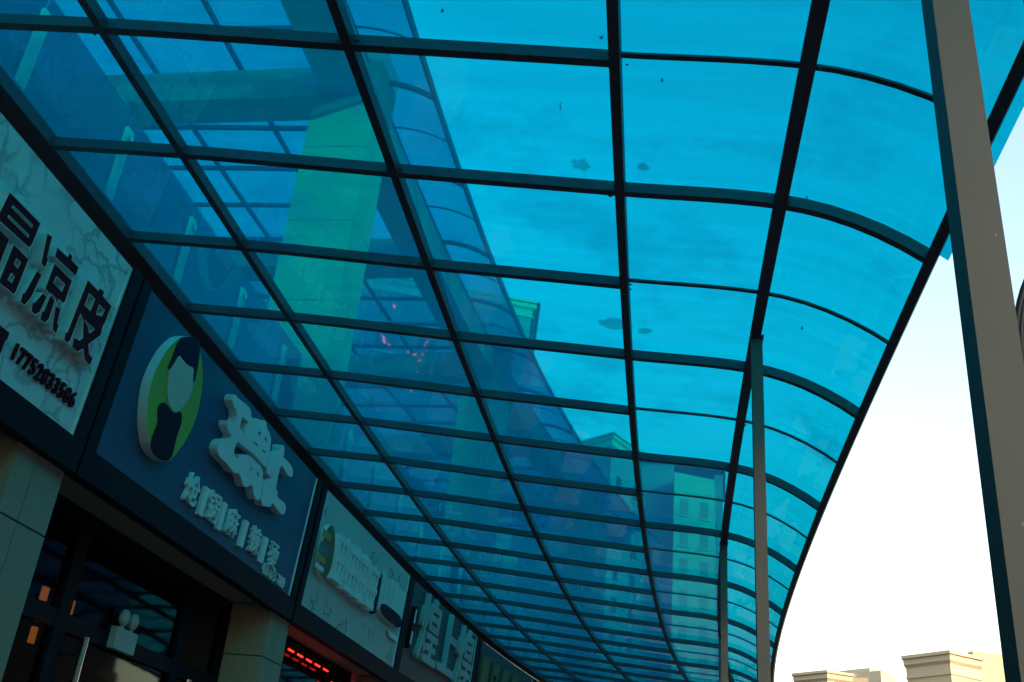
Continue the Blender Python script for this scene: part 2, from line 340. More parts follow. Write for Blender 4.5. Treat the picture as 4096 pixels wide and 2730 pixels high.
# glass balustrade along the gallery edge
bal = thing('glass_balustrade', 'dark glass balustrade with steel stanchions along the upper gallery edge', 'railing', P(6, -.5, 3.5))
st = [3.53 + 1.225*i for i in range(0, 23)]
for a, b in zip(st[:-1], st[1:]):
    if 9.9 < (a+b)/2 < 11.0 and False: continue
    link('glass_panel', mesh_blk(a+.012, b-.012, -.512, -.500, 3.52, 4.93), M['railglass'], bal)
for a in st:
    bm = bmesh.new(); blk(bm, a-.045, a+.045, -.497, -.470, 3.505, 4.78)
    bevel(bm, .006); o = link('stanchion', bm, M['steelrail'], bal)
    for zz in (4.70, 4.05):
        cm = bmesh.new(); bmesh.ops.create_cone(cm, cap_ends=True, segments=12, radius1=.022, radius2=.022, depth=.03, matrix=Matrix.Translation(P(a, -.462, zz)) @ Matrix.Rotation(R_(90), 4, 'Y'))
        link('glass_clamp', cm, M['chrome'], o)

# ------------------------------------------------------------------ shop signs
class Sign:
    def __init__(self, i, label, panel_mat):
        a, b = SHOPS[i]; o = P(a, -.05, 2.15); x = P(b, -.05, 2.15)-o; self.L = x.length; x.normalize()
        sm = (a+b)/2; n0 = P(sm, 1, 2.15)-P(sm, 0, 2.15); n0 -= x*n0.dot(x); n0.normalize()
        y = Vector((0, 0, 1.25)) + n0*.07; self.H = y.length*S; y.normalize(); n = x.cross(y)
        if n.dot(n0) < 0: n.negate()
        self.o, self.x, self.y, self.n = o, x, y, n
        self.mw = Matrix(((x.x, y.x, n.x, o.x), (x.y, y.y, n.y, o.y), (x.z, y.z, n.z, o.z), (0, 0, 0, 1)))
        self.root = thing('shop_sign', label, 'sign', o, 'signs above the shopfronts')
        bm = bmesh.new(); self.box(bm, 0, 0, self.L, self.H, -.05, 0); self.part('sign_panel', bm, panel_mat)
        bm = bmesh.new(); e = .05
        self.box(bm, -.10, -.16, self.L+.10, -.004, -.055, .03)
        self.box(bm, -.10, 0, -.006, self.H-.003, -.055, .028); self.box(bm, self.L+.006, 0, self.L+.10, self.H-.003, -.055, .028)
        self.part('sign_frame', bm, M['black'])
        bm = bmesh.new(); self.box(bm, self.L-.012, .002, self.L+.004, self.H-.01, .001, .012); self.part('edge_trim', bm, M['white'])
    def W(self, x, y, h): return self.mw @ Vector((x, y, h))
    def box(self, bm, x0, y0, x1, y1, h0, h1):
        hexa(bm, [self.W(*q) for q in ((x0, y0, h0), (x1, y0, h0), (x1, y1, h0), (x0, y1, h0), (x0, y0, h1), (x1, y0, h1), (x1, y1, h1), (x0, y1, h1))])
    def part(self, name, bm, m, parent=None): return link(name, bm, m, parent or self.root)
    def shape(self, name, loops, h0, h1, face, side, parent=None, rim=0.0):
        """raised letter: list of (outline, holes) in metres on the panel; face and side materials"""
        bm = bmesh.new(); fi = []
        for out, holes in loops:
            es = []
            for lp in [out]+list(holes):
                vs = [bm.verts.new(self.W(x, y, h1)) for x, y in lp]
                es += [bm.edges.new((vs[i], vs[(i+1) % len(vs)])) for i in range(len(vs))]
            r = bmesh.ops.triangle_fill(bm, edges=es, use_beauty=True, use_dissolve=False)
            fs = [g for g in r['geom'] if isinstance(g, bmesh.types.BMFace)]
            ex = bmesh.ops.extrude_face_region(bm, geom=fs)
            nv = [g for g in ex['geom'] if isinstance(g, bmesh.types.BMVert)]
            bmesh.ops.translate(bm, verts=nv, vec=self.n*(h0-h1))
            fi += [f for f in fs if f.is_valid]
        bm.normal_update()
        for f in bm.faces: f.material_index = 0 if abs(f.normal.dot(self.n)) > .8 and f.calc_center_median().dot(self.n) > (self.o+self.n*((h0+h1)/2)).dot(self.n) else 1
        return link(name, bm, [face, side], parent or self.root)
    def text(self, name, body, x, y, size, depth, h, m, sx=1.0, align='CENTER', bold=0.0, skew=None, parent=None):
        cu = bpy.data.curves.new(name, 'FONT'); cu.body = body; cu.size = size; cu.extrude = depth/2; cu.align_x = align; cu.align_y = 'CENTER'; cu.offset = bold
        cu.resolution_u = 3
        to = bpy.data.objects.new(name, cu); C.objects.link(to); dg = bpy.context.evaluated_depsgraph_get(); dg.update()
        me = bpy.data.meshes.new_from_object(to.evaluated_get(dg)); bpy.data.objects.remove(to)
        T = self.mw @ Matrix.Translation((x, y, h+depth/2)) @ Matrix.Diagonal((sx, 1, 1, 1))
        if skew: T = self.mw @ Matrix.Translation((x, y, h+depth/2)) @ Matrix.Rotation(skew, 4, 'Z') @ Matrix.Diagonal((sx, 1, 1, 1))
        me.transform(T); me.materials.clear(); me.materials.append(m); me.name = name
        o = bpy.data.objects.new(name, me); C.objects.link(o); pr = parent or self.root; o.parent = pr; o.matrix_parent_inverse = Matrix.Translation(-self.root.location); return o
G = {"jing":[[[[1.946,0.705],[2.208,0.712],[2.211,0.594],[2.197,0.569],[1.938,0.556]],[[[1.998,0.668],[2.162,0.672],[2.161,0.656],[1.998,0.655]],[[1.999,0.616],[2.164,0.62],[2.164,0.606],[1.998,0.603]]]],[[[2.094,0.528],[2.226,0.529],[2.231,0.362],[2.224,0.338],[2.099,0.332]],[[[2.147,0.485],[2.182,0.486],[2.181,0.451],[2.147,0.455]],[[2.155,0.413],[2.179,0.409],[2.18,0.376],[2.149,0.374]]]],[[[1.908,0.53],[2.063,0.531],[2.07,0.385],[1.962,0.388]],[]]],"liang":[[[[2.269,0.7],[2.314,0.709],[2.337,0.61],[2.349,0.604],[2.351,0.554],[2.313,0.555],[2.305,0.562]],[]],[[[2.3,0.518],[2.347,0.519],[2.34,0.396],[2.322,0.345],[2.311,0.333],[2.275,0.333],[2.267,0.378],[2.28,0.386]],[]],[[[2.371,0.689],[2.467,0.694],[2.465,0.719],[2.501,0.72],[2.508,0.699],[2.579,0.7],[2.579,0.648],[2.377,0.638]],[]],[[[2.394,0.614],[2.566,0.617],[2.575,0.503],[2.564,0.486],[2.521,0.486],[2.522,0.465],[2.398,0.475]],[[[2.443,0.571],[2.521,0.572],[2.521,0.53],[2.442,0.531]]]],[[[2.45,0.48],[2.503,0.48],[2.503,0.456],[2.511,0.375],[2.494,0.339],[2.446,0.335],[2.435,0.377],[2.449,0.383]],[]],[[[2.397,0.453],[2.438,0.452],[2.432,0.364],[2.402,0.333],[2.367,0.335],[2.352,0.379],[2.365,0.383]],[]],[[[2.513,0.449],[2.562,0.46],[2.582,0.386],[2.597,0.383],[2.6,0.335],[2.554,0.341],[2.542,0.364]],[]]],"pi":[[[[2.672,0.689],[2.784,0.69],[2.787,0.709],[2.838,0.714],[2.84,0.689],[2.941,0.684],[2.939,0.586],[2.931,0.561],[2.939,0.508],[2.868,0.421],[2.903,0.384],[2.944,0.381],[2.939,0.332],[2.874,0.336],[2.834,0.377],[2.799,0.34],[2.742,0.341],[2.73,0.392],[2.782,0.403],[2.798,0.423],[2.752,0.497],[2.719,0.512],[2.718,0.364],[2.704,0.34],[2.665,0.342],[2.653,0.384],[2.668,0.386]],[[[2.724,0.638],[2.784,0.64],[2.783,0.568],[2.725,0.568]],[[2.834,0.634],[2.892,0.635],[2.888,0.595],[2.84,0.576]],[[2.76,0.507],[2.869,0.51],[2.841,0.469],[2.812,0.491]]]]],"part":[[[[2.203,0.191],[2.251,0.199],[2.33,0.202],[2.333,0.17],[2.323,0.158],[2.327,0.11],[2.325,0.086],[2.274,0.083]],[]]],"digits":[[[2.404,0.098],[2.405,0.195],[3.002,0.209],[2.978,0.109]]],"gui":[[[[1.22,0.901],[1.299,0.896],[1.47,0.918],[1.534,0.903],[1.554,0.865],[1.675,0.911],[1.703,0.911],[1.798,0.95],[1.836,0.911],[1.943,0.89],[1.978,0.843],[2.005,0.723],[2.005,0.677],[1.971,0.657],[1.836,0.673],[1.667,0.667],[1.528,0.653],[1.446,0.654],[1.441,0.552],[1.544,0.549],[1.545,0.592],[1.692,0.644],[1.742,0.637],[1.914,0.643],[1.98,0.618],[2.005,0.557],[2.045,0.448],[2.017,0.421],[1.949,0.412],[1.847,0.49],[1.797,0.446],[1.735,0.421],[1.654,0.461],[1.608,0.478],[1.527,0.448],[1.397,0.469],[1.257,0.464],[1.211,0.491],[1.202,0.533],[1.246,0.583],[1.331,0.611],[1.355,0.65],[1.248,0.663],[1.232,0.716],[1.349,0.725],[1.35,0.812],[1.22,0.834]],[[[1.426,0.82],[1.531,0.826],[1.525,0.73],[1.428,0.738]],[[1.718,0.837],[1.779,0.845],[1.764,0.812],[1.727,0.813]],[[1.859,0.852],[1.901,0.848],[1.9,0.822],[1.853,0.821]],[[1.692,0.746],[1.777,0.755],[1.778,0.741],[1.69,0.735]],[[1.861,0.757],[1.925,0.761],[1.928,0.744],[1.871,0.743]],[[1.761,0.586],[1.802,0.584],[1.745,0.532]],[[1.867,0.591],[1.923,0.587],[1.919,0.557],[1.882,0.565]]]]],"ren":[[[[2.038,0.794],[2.165,0.843],[2.131,0.896],[2.221,0.925],[2.251,0.869],[2.25,0.835],[2.299,0.847],[2.455,0.842],[2.502,0.814],[2.507,0.77],[2.408,0.757],[2.273,0.781],[2.24,0.769],[2.25,0.67],[2.265,0.588],[2.301,0.6],[2.326,0.551],[2.476,0.562],[2.543,0.543],[2.53,0.473],[2.428,0.469],[2.302,0.485],[2.262,0.486],[2.252,0.444],[2.065,0.406],[2.029,0.576],[2.158,0.643],[1.997,0.635]],[]]],"oval":[[[0.367,0.872],[0.327,0.823],[0.284,0.76],[0.259,0.694],[0.235,0.609],[0.229,0.528],[0.242,0.45],[0.274,0.374],[0.311,0.308],[0.362,0.253],[0.419,0.206],[0.497,0.18],[0.58,0.179],[0.641,0.193],[0.691,0.225],[0.727,0.278],[0.77,0.345],[0.806,0.428],[0.831,0.527],[0.827,0.638],[0.797,0.738],[0.757,0.82],[0.704,0.873],[0.655,0.909],[0.61,0.94],[0.588,0.972],[0.553,0.976],[0.437,0.921]]],"hair":[[[0.362,0.869],[0.433,0.917],[0.548,0.974],[0.588,0.966],[0.636,0.904],[0.665,0.804],[0.679,0.719],[0.653,0.742],[0.623,0.801],[0.557,0.78],[0.468,0.778],[0.411,0.791],[0.378,0.686],[0.343,0.648],[0.356,0.75]]],"face":[[[0.411,0.791],[0.468,0.778],[0.557,0.78],[0.623,0.801],[0.642,0.751],[0.676,0.697],[0.678,0.649],[0.66,0.585],[0.624,0.528],[0.572,0.475],[0.497,0.479],[0.423,0.526],[0.384,0.588],[0.362,0.657],[0.378,0.686]]],"robe":[[[0.436,0.485],[0.502,0.471],[0.574,0.472],[0.625,0.515],[0.675,0.475],[0.672,0.414],[0.67,0.352],[0.683,0.291],[0.682,0.228],[0.634,0.194],[0.568,0.178],[0.485,0.178],[0.419,0.207],[0.411,0.279],[0.426,0.357],[0.382,0.402],[0.376,0.452]]],"subc":[[1.12,0.193],[1.304,0.191],[1.459,0.212],[1.611,0.195],[1.796,0.186],[2.012,0.194],[2.23,0.208],[2.418,0.202],[2.621,0.217]],"oval3":[[[0.22,0.746],[0.141,0.695],[0.101,0.593],[0.108,0.47],[0.146,0.357],[0.219,0.3],[0.304,0.286],[0.373,0.325],[0.421,0.411],[0.422,0.528],[0.374,0.654],[0.292,0.737]]],"blk3":[[[0.537,0.703],[0.813,0.717],[1.044,0.761],[1.473,0.719],[1.729,0.716],[1.795,0.565],[1.789,0.397],[1.598,0.318],[1.366,0.31],[1.095,0.318],[0.742,0.313],[0.383,0.301],[0.462,0.422],[0.485,0.557]]],"col3":[[[1.89,0.734],[2.809,0.791],[2.809,0.687],[2.78,0.487],[2.514,0.516],[1.958,0.521]]],"brush3":[[[1.78,0.735],[1.824,0.717],[1.847,0.494],[1.843,0.351],[1.796,0.329],[1.734,0.502],[1.736,0.646]]],"boat3":[[[1.954,0.496],[2.563,0.514],[2.78,0.487],[2.76,0.381],[2.247,0.369],[1.965,0.391]]],"box3":[[[2.435,0.3],[2.787,0.311],[2.798,0.263],[2.515,0.256]]],"sk3":[[[0.092,0.141],[0.447,0.003]],[[0.575,0.166],[0.761,0.042]],[[0.926,0.1],[1.23,0.025]],[[1.712,0.217],[2.091,0.098]],[[2.61,0.127],[2.841,0.072]],[[-0.097,0.856],[0.163,0.803]],[[1.498,0.857],[1.728,0.837]],[[2.198,0.878],[2.572,0.836]]]}
def smooth_loop(lp, n=1):
    for _ in range(n):
        q = []
        for i in range(len(lp)):
            (x0, y0), (x1, y1) = lp[i], lp[(i+1) % len(lp)]
            q += [(x0*.75+x1*.25, y0*.75+y1*.25), (x0*.25+x1*.75, y0*.25+y1*.75)]
        lp = q
    return lp
# first sign
s1 = Sign(0, 'white marble-patterned sign with big raised maroon characters and a phone number', M['marble'])
for k in ('jing', 'liang', 'pi'):
    o = s1.shape('raised_character', [(a, b) for a, b in G[k]], .002, .058, M['maroon'], M['letterside'])
    rm = bmesh.new()
    for a, b in G[k]:                    # the pale edge line round each stroke
        for lp in [a]+b:
            n = len(lp); w = .0035
            sg = 1 if sum(lp[i][0]*lp[(i+1) % n][1]-lp[(i+1) % n][0]*lp[i][1] for i in range(n)) > 0 else -1
            inn = []
            for i in range(n):
                (xa, ya), (xb, yb), (xc, yc) = lp[i-1], lp[i], lp[(i+1) % n]
                d1 = Vector((xb-xa, yb-ya)).normalized(); d2 = Vector((xc-xb, yc-yb)).normalized()
                nn = Vector((-d1.y-d2.y, d1.x+d2.x)); nn = nn.normalized() if nn.length > 1e-6 else Vector((-d1.y, d1.x)); inn.append((xb+nn.x*w*sg, yb+nn.y*w*sg))
            top = [rm.verts.new(s1.W(x, y, .0615)) for x, y in lp]; ti = [rm.verts.new(s1.W(x, y, .0615)) for x, y in inn]; bo = [rm.verts.new(s1.W(x, y, .057)) for x, y in lp]; bi = [rm.verts.new(s1.W(x, y, .0575)) for x, y in inn]
            for i in range(n):
                j = (i+1) % n
                rm.faces.new((top[i], top[j], ti[j], ti[i])); rm.faces.new((bo[i], bo[j], top[j], top[i])); rm.faces.new((ti[i], ti[j], bi[j], bi[i])); rm.faces.new((bi[i], bi[j], bo[j], bo[i]))
    link('edge_line', rm, M['letterside'], o)
s1.shape('raised_character', [(a, b) for a, b in G['part']], .002, .028, M['maroon'], M['maroon'])
d = G['digits'][0]; x0 = (d[0][0]+d[1][0])/2; x1 = (d[2][0]+d[3][0])/2; yc = sum(q[1] for q in d)/4
for i, ch in enumerate('17752833586'):
    s1.text('phone_digit', ch, x0+.03+(x1-x0-.05)*i/10, yc, .112, .014, .003, M['maroon'], sx=.78, bold=.0022)
# second sign
s2 = Sign(1, 'blue shop sign with a green oval emblem and thick white characters', M['bluepanel'])
ov = s2.shape('oval_emblem', [(smooth_loop(G['oval'][0], 1), [])], .002, .062, M['green'], M['white'])
s2.shape('emblem_dark_robe', [(smooth_loop(G['robe'][0], 1), [])], .0622, .066, M['plum'], M['plum'], ov)
s2.shape('emblem_pale_face', [(smooth_loop(G['face'][0], 2), [])], .0622, .067, M['palemint'], M['palemint'], ov)
s2.shape('emblem_dark_hair', [(smooth_loop(G['hair'][0], 1), [])], .0622, .068, M['navy'], M['navy'], ov)
for k in ('gui', 'ren'):
    s2.shape('raised_character', [(smooth_loop(a, 1), [h for h in b]) for a, b in G[k]], .002, .064, M['white'], M['letterside'])
for i, (x, y) in enumerate(G['subc']):
    if i % 2:
        bm = bmesh.new(); s2.box(bm, x-.032, .075, x+.032, .262, .002, .030); s2.part('divider_bar', bm, M['white'])
    else: s2.text('small_character', '炝锅麻辣烫'[i//2], x, .168, .205, .028, .002, M['white'], sx=.95, bold=.0012)
s2.text('phone_number', '400-873-7889', 2.755, .058, .112, .010, .002, M['white'], sx=.80, bold=.0006)
# third sign
s3 = Sign(2, 'pale marble sign with a striped brown disc and white lettering beyond the blue sign', M['palepanel'])
ov = s3.shape('disc_emblem', [(smooth_loop(G['oval3'][0], 2), [])], .002, .045, M['brown'], M['white'])
for y0, y1, mm in ((.60, .66, 'yellow'), (.46, .55, 'ink'), (.40, .45, 'yellow'), (.33, .37, 'letterside')):
    bm = bmesh.new(); s3.box(bm, .05, y0, .26, y1, .0455, .048); link('disc_stripe', bm, M[mm], ov)
# lettering block: white raised strokes
bx = G['blk3'][0]; lx0 = min(q[0] for q in bx); lx1 = max(q[0] for q in bx); ly0 = min(q[1] for q in bx); ly1 = max(q[1] for q in bx)
random.seed(5)
def stroke_char(sg, x, y, w, h, depth, m, name='raised_character'):
    bm = bmesh.new(); t = w*.17
    for i in range(3):
        yy = y + h*(.06+.36*i) + random.uniform(-.02, .02)*h; sg.box(bm, x+random.uniform(0, .12)*w, yy, x+w*random.uniform(.88, 1), yy+t*1.1, .002, depth-random.uniform(.001, .003))
    for i in range(3):
        xx = x + w*(.10+.33*i); sg.box(bm, xx, y+random.uniform(0, .2)*h, xx+t, y+h*random.uniform(.8, 1), .002, depth-random.uniform(.0035, .006))
    return link(name, bm, m, sg.root)
lx1 = min(q[0] for q in G['brush3'][0])-.03
nch = 4; cw = (lx1-lx0)/nch
for i in range(nch): stroke_char(s3, lx0+cw*i+.02, ly0+(ly1-ly0)*.0, cw*.93, (ly1-ly0)*1.0, .075, M['white'])
cx = G['col3'][0]; 
for i in range(6):
    q0 = min(q[0] for q in cx); q1 = max(q[0] for q in cx); xx = q0+(q1-q0)*(i+.3)/6
    yb = G['boat3'][0][0][1]; bm = bmesh.new(); s3.box(bm, xx, .44+.01*(i % 2), xx+(q1-q0)*.08, .80-.015*((i*2) % 3), .002, .03); link('letter_stroke', bm, M['letterside'], s3.root)
s3.shape('brush_mark', [(G['brush3'][0], [])], .002, .05, M['navy'], M['navy']); s3.shape('dark_bowl_shape', [(smooth_loop(G['boat3'][0]), [])], .002, .05, M['plum'], M['white'])
s3.shape('small_block', [(G['box3'][0], [])], .002, .03, M['white'], M['letterside'])
for a, b in [(q[0], q[1]) for q in G['sk3']]:      # line drawings printed on the panel
    bm = bmesh.new(); random.seed(int(a[0]*1000))
    w, h = max(.12, abs(b[0]-a[0])), max(.08, abs(b[1]-a[1])); cx_, cy_ = (a[0]+b[0])/2, (a[1]+b[1])/2
    for i in range(6):
        xx, yy = cx_+random.uniform(-.5, .5)*w, cy_+random.uniform(-.5, .5)*h; an = random.uniform(0, 3.14); l = random.uniform(.02, .07)
        dx, dy = math.cos(an)*l, math.sin(an)*l; nx, ny = -math.sin(an)*.004, math.cos(an)*.004; hh = .0015+.0003*i
        hexa(bm, [s3.W(*q) for q in ((xx-dx-nx, yy-dy-ny, .0005), (xx+dx-nx, yy+dy-ny, .0005), (xx+dx+nx, yy+dy+ny, .0005), (xx-dx+nx, yy-dy+ny, .0005), (xx-dx-nx, yy-dy-ny, hh), (xx+dx-nx, yy+dy-ny, hh), (xx+dx+nx, yy+dy+ny, hh), (xx-dx+nx, yy-dy+ny, hh))])
    link('line_drawing', bm, M['ink'], s3.root)
# fourth sign
s4 = Sign(3, 'dark sign with big white characters and a maroon oval, fourth along the row', M['greypanel'])
lo = s4.shape('oval_emblem', [(smooth_loop([(.10, .60), (.16, .78), (.22, .60), (.20, .36), (.13, .24), (.07, .40)], 2), [])], .002, .05, M['maroon'], M['maroon'])
for y0, y1 in ((.55, .70), (.32, .46)):
    bm = bmesh.new(); s4.box(bm, .12, y0, .165, y1, .0502, .053); link('emblem_mark', bm, M['white'], lo)
for x, ch in ((.80, '煌'), (1.65, '上'), (2.5, '煌')):
    s4.text('raised_character', ch, x, .54, .80, .048, .002, M['offwhite'], sx=1.0, bold=.014)
# fifth sign, then two plain ones beyond it
s5 = Sign(4, 'dark sign with dull gold blocks of lettering, fifth along the row', M['greypanel'])
for x, hole in ((.10, 0), (.62, 1), (1.15, 0), (1.70, 1), (2.25, 0)):
    lp = [(x, .30), (x+.36, .32), (x+.34, .84), (x+.03, .82)]; hl = [[(x+.10, .48), (x+.24, .48), (x+.24, .66), (x+.10, .66)]] if hole else []
    s5.shape('raised_character', [(lp, hl)], .002, .04, M['dullgold'], M['dullgold'])
s6 = Sign(5, 'blank blue sign, sixth along the row', M['bluepanel'])
s7 = Sign(6, 'blank pale sign, seventh and farthest along the row', M['marble'])

# ------------------------------------------------------------------ small things at the shopfronts
el = thing('emergency_light', 'white twin-head emergency light box above the door rail of the blue-signed shop', 'lamp', P(8.0, -.54, 1.3))
bm = mesh_blk(7.66, 8.00, -.515, -.46, 1.185, 1.345); bevel(bm, .008); link('lamp_box', bm, M['offwhite'], el)
for s in (7.77, 7.92):
    hm = bmesh.new(); bmesh.ops.create_uvsphere(hm, u_segments=16, v_segments=10, radius=.042, matrix=Matrix.Translation(P(s, -.487, 1.43)) @ Matrix.Diagonal((.8, 1, 1.25, 1)))
    bmesh.ops.create_cone(hm, cap_ends=True, segments=8, radius1=.012, radius2=.012, depth=.10, matrix=Matrix.Translation(P(s, -.487, 1.36)))
    link('lamp_head', hm, M['offwhite'], el, smooth=True)
for i, (s, z, w, h, lab) in enumerate(((6.83, 1.345, .06, .09, 'small glowing amber block for a reflection, narrow side glass left of the thick mullion'), (7.10, 1.33, .085, .10, 'wide glowing amber block for a reflection in the glass above the chrome door handle'), (7.215, 1.33, .04, .10, 'narrow glowing amber block for a reflection in the glass, right of the wide one'), (6.84, 1.05, .05, .11, 'glowing amber block for a low reflection in the side glass, below the dark rail'))):
    o = tag(link('amber_glint', mesh_blk(s, s+w, -.640, -.615, z, z+h), M['amber']), lab, 'lamp', 'glowing amber blocks for reflections in the shop glass')  # added glowing block in place of a reflection of sunlit buildings
    link('glint_back', mesh_blk(s-.008, s+w+.008, -.665, -.642, z-.008, z+h+.008), M['black'], o)
led = thing('led_window_sign', 'red dashed light border with glowing red text in the third shop window', 'sign', P(12, -.45, 1.0))
bm = bmesh.new(); blk(bm, 10.5, 12.95, -.50, -.485, 1.92, 1.95); blk(bm, 10.5, 12.95, -.50, -.485, .62, .65); blk(bm, 12.92, 12.95, -.50, -.485, .651, 1.919); blk(bm, 10.5, 10.53, -.50, -.485, .651, 1.919); link('led_frame', bm, M['black'], led)
for i in range(7): link('led_dash', mesh_blk(10.70+i*.30, 10.70+i*.30+.17, -.478, -.466, 1.862, 1.882), M['led'], led)
for i in range(6): link('led_dash', mesh_blk(12.84, 12.87, -.478, -.460, 1.70-i*.2, 1.78-i*.2), M['led'], led)
random.seed(3)
for s, z in ((12.88, .26), (13.17, .15), (13.23, .71), (13.51, .59), (13.78, .52), (14.14, .41), (14.62, .28), (14.32, .87), (14.81, .77)):
    bm = bmesh.new()
    for k in range(7):
        a = random.uniform(-.05, .05); b = random.uniform(-.04, .04); blk(bm, s+a-.012, s+a+.012, -1.34-.002*k, -1.32+.002*k, z+b-.012, z+b+.012)
    link('led_character', bm, M['ledtext'], led)

# coil of dark cable hung at the back of the near post, just inside the right edge of the picture
co = thing('cable_coil', 'coil of black cable hanging beside the near grey post at the right edge', 'cable', P(2.25, 4.70, 1.5))
c0 = P(2.6, 4.585+.13/S, 1.36); ax = (P(2.6, 5, 0)-P(2.6, 4, 0)).normalized(); axf = Vector((-ax.y, ax.x, 0))
def torus_turns(bm, c, r, turns, rad, tilt):
    n = 40*turns; rings = []
    for i in range(n+1):
        a = 2*math.pi*i/40; rr = r + .008*math.sin(3*a+turns) + .006*math.sin(a*.31)
        q = c + ax*math.cos(a)*rr*.75 + Vector((0, 0, math.sin(a)*rr*1.25)) + axf*(.03*math.sin(a*.13+1) + .012*(i/40-turns/2))
        t = (-ax*math.sin(a)*.75 + Vector((0, 0, math.cos(a)*1.25))).normalized(); n1 = axf; n2 = t.cross(n1)
        rings.append([q + n1*rad*math.cos(k*math.pi/4) + n2*rad*math.sin(k*math.pi/4) for k in range(8)])
    ring_sweep(bm, rings)
for r in (.150, .165, .178):
    bm = bmesh.new(); torus_turns(bm, c0, r, 3, .008, 0); link('cable_loop', bm, M['rubber'], co, smooth=True)
hk = bmesh.new()
p0 = c0 + Vector((0, 0, .20)); p1 = P(2.6, 4.585+.13/S, 3.0)
bmesh.ops.create_cone(hk, cap_ends=True, segments=8, radius1=.004, radius2=.004, depth=(p1-p0).length, matrix=Matrix.Translation((p0+p1)/2)); link('hanger', hk, M['steel'], co)

# bird droppings, dead leaves and grit lying on the roof sheets
def litter(s, u, size, seed, label, flat=1.0, stretch=1.0, m='leaf'):
    random.seed(seed); bm = bmesh.new()
    z = 3.5; pr = hermite(LOW, 9)
    for (ua, za), (ub, zb) in zip(pr[:-1], pr[1:]):
        if ua <= u <= ub: z = za + (zb-za)*(u-ua)/(ub-ua)
    h0 = .0745 if m == 'smudge' else .0785; c = P(s, u, z+h0); n = 16; top = []; bot = []
    ex = (P(s, u+.1, z-.01+h0)-c).normalized(); ey = (P(s+.1, u, z+h0)-c).normalized(); ez = ex.cross(ey)
    if ez.z < 0: ez = -ez
    for i in range(n):
        a = 2*math.pi*i/n; r = size*(.55+.45*random.random()); q = c + ex*math.cos(a)*r*stretch + ey*math.sin(a)*r/stretch
        bot.append(bm.verts.new(q)); top.append(bm.verts.new(q + ez*(.003+.012*flat*random.random())))
    bm.faces.new(bot[::-1]); bm.faces.new(top)
    for i in range(n): bm.faces.new((bot[i], bot[(i+1) % n], top[(i+1) % n], top[i]))
    return tag(link('roof_litter', bm, M[m]), label, 'litter', 'litter lying on the canopy sheets')
litter(3.39, 2.63, 0.0060, 5, 'dark speck on the roof sheet near the top edge, left of the third purlin'); litter(3.76, 3.61, 0.0060, 6, 'dark speck on the roof sheet between the third and fourth purlins, high up')
litter(4.00, 3.12, 0.0070, 7, 'thin curved hair-like twig on the roof sheet', stretch=.25); litter(4.57, 4.36, 0.0042, 8, 'dark dot on the roof sheet right of the fourth purlin')
litter(6.06, 2.81, 0.0091, 9, 'small insect-like scrap on the roof sheet next to the tower cornice'); litter(5.93, 4.50, 0.0070, 10, 'dark speck on the roof sheet between the fourth purlin and the right edge')
litter(4.45, 3.20, .050, 21, 'soft grey dirt smudge left of the third purlin, second bay', flat=.1, m='smudge'); litter(6.22, 3.32, .085, 22, 'soft splash-shaped dirt smudge beside the third purlin, fourth bay', flat=.1, stretch=1.25, m='smudge'); litter(6.28, 3.52, .045, 24, 'small soft dirt smudge right of the third purlin, fourth bay', flat=.1, m='smudge'); litter(4.43, 3.52, .030, 23, 'faint dirt smudge just right of the third purlin, second bay', flat=.1, m='smudge')
litter(3.50, 3.34, 0.0070, 11, 'small dark clump against the rib beside the third purlin')

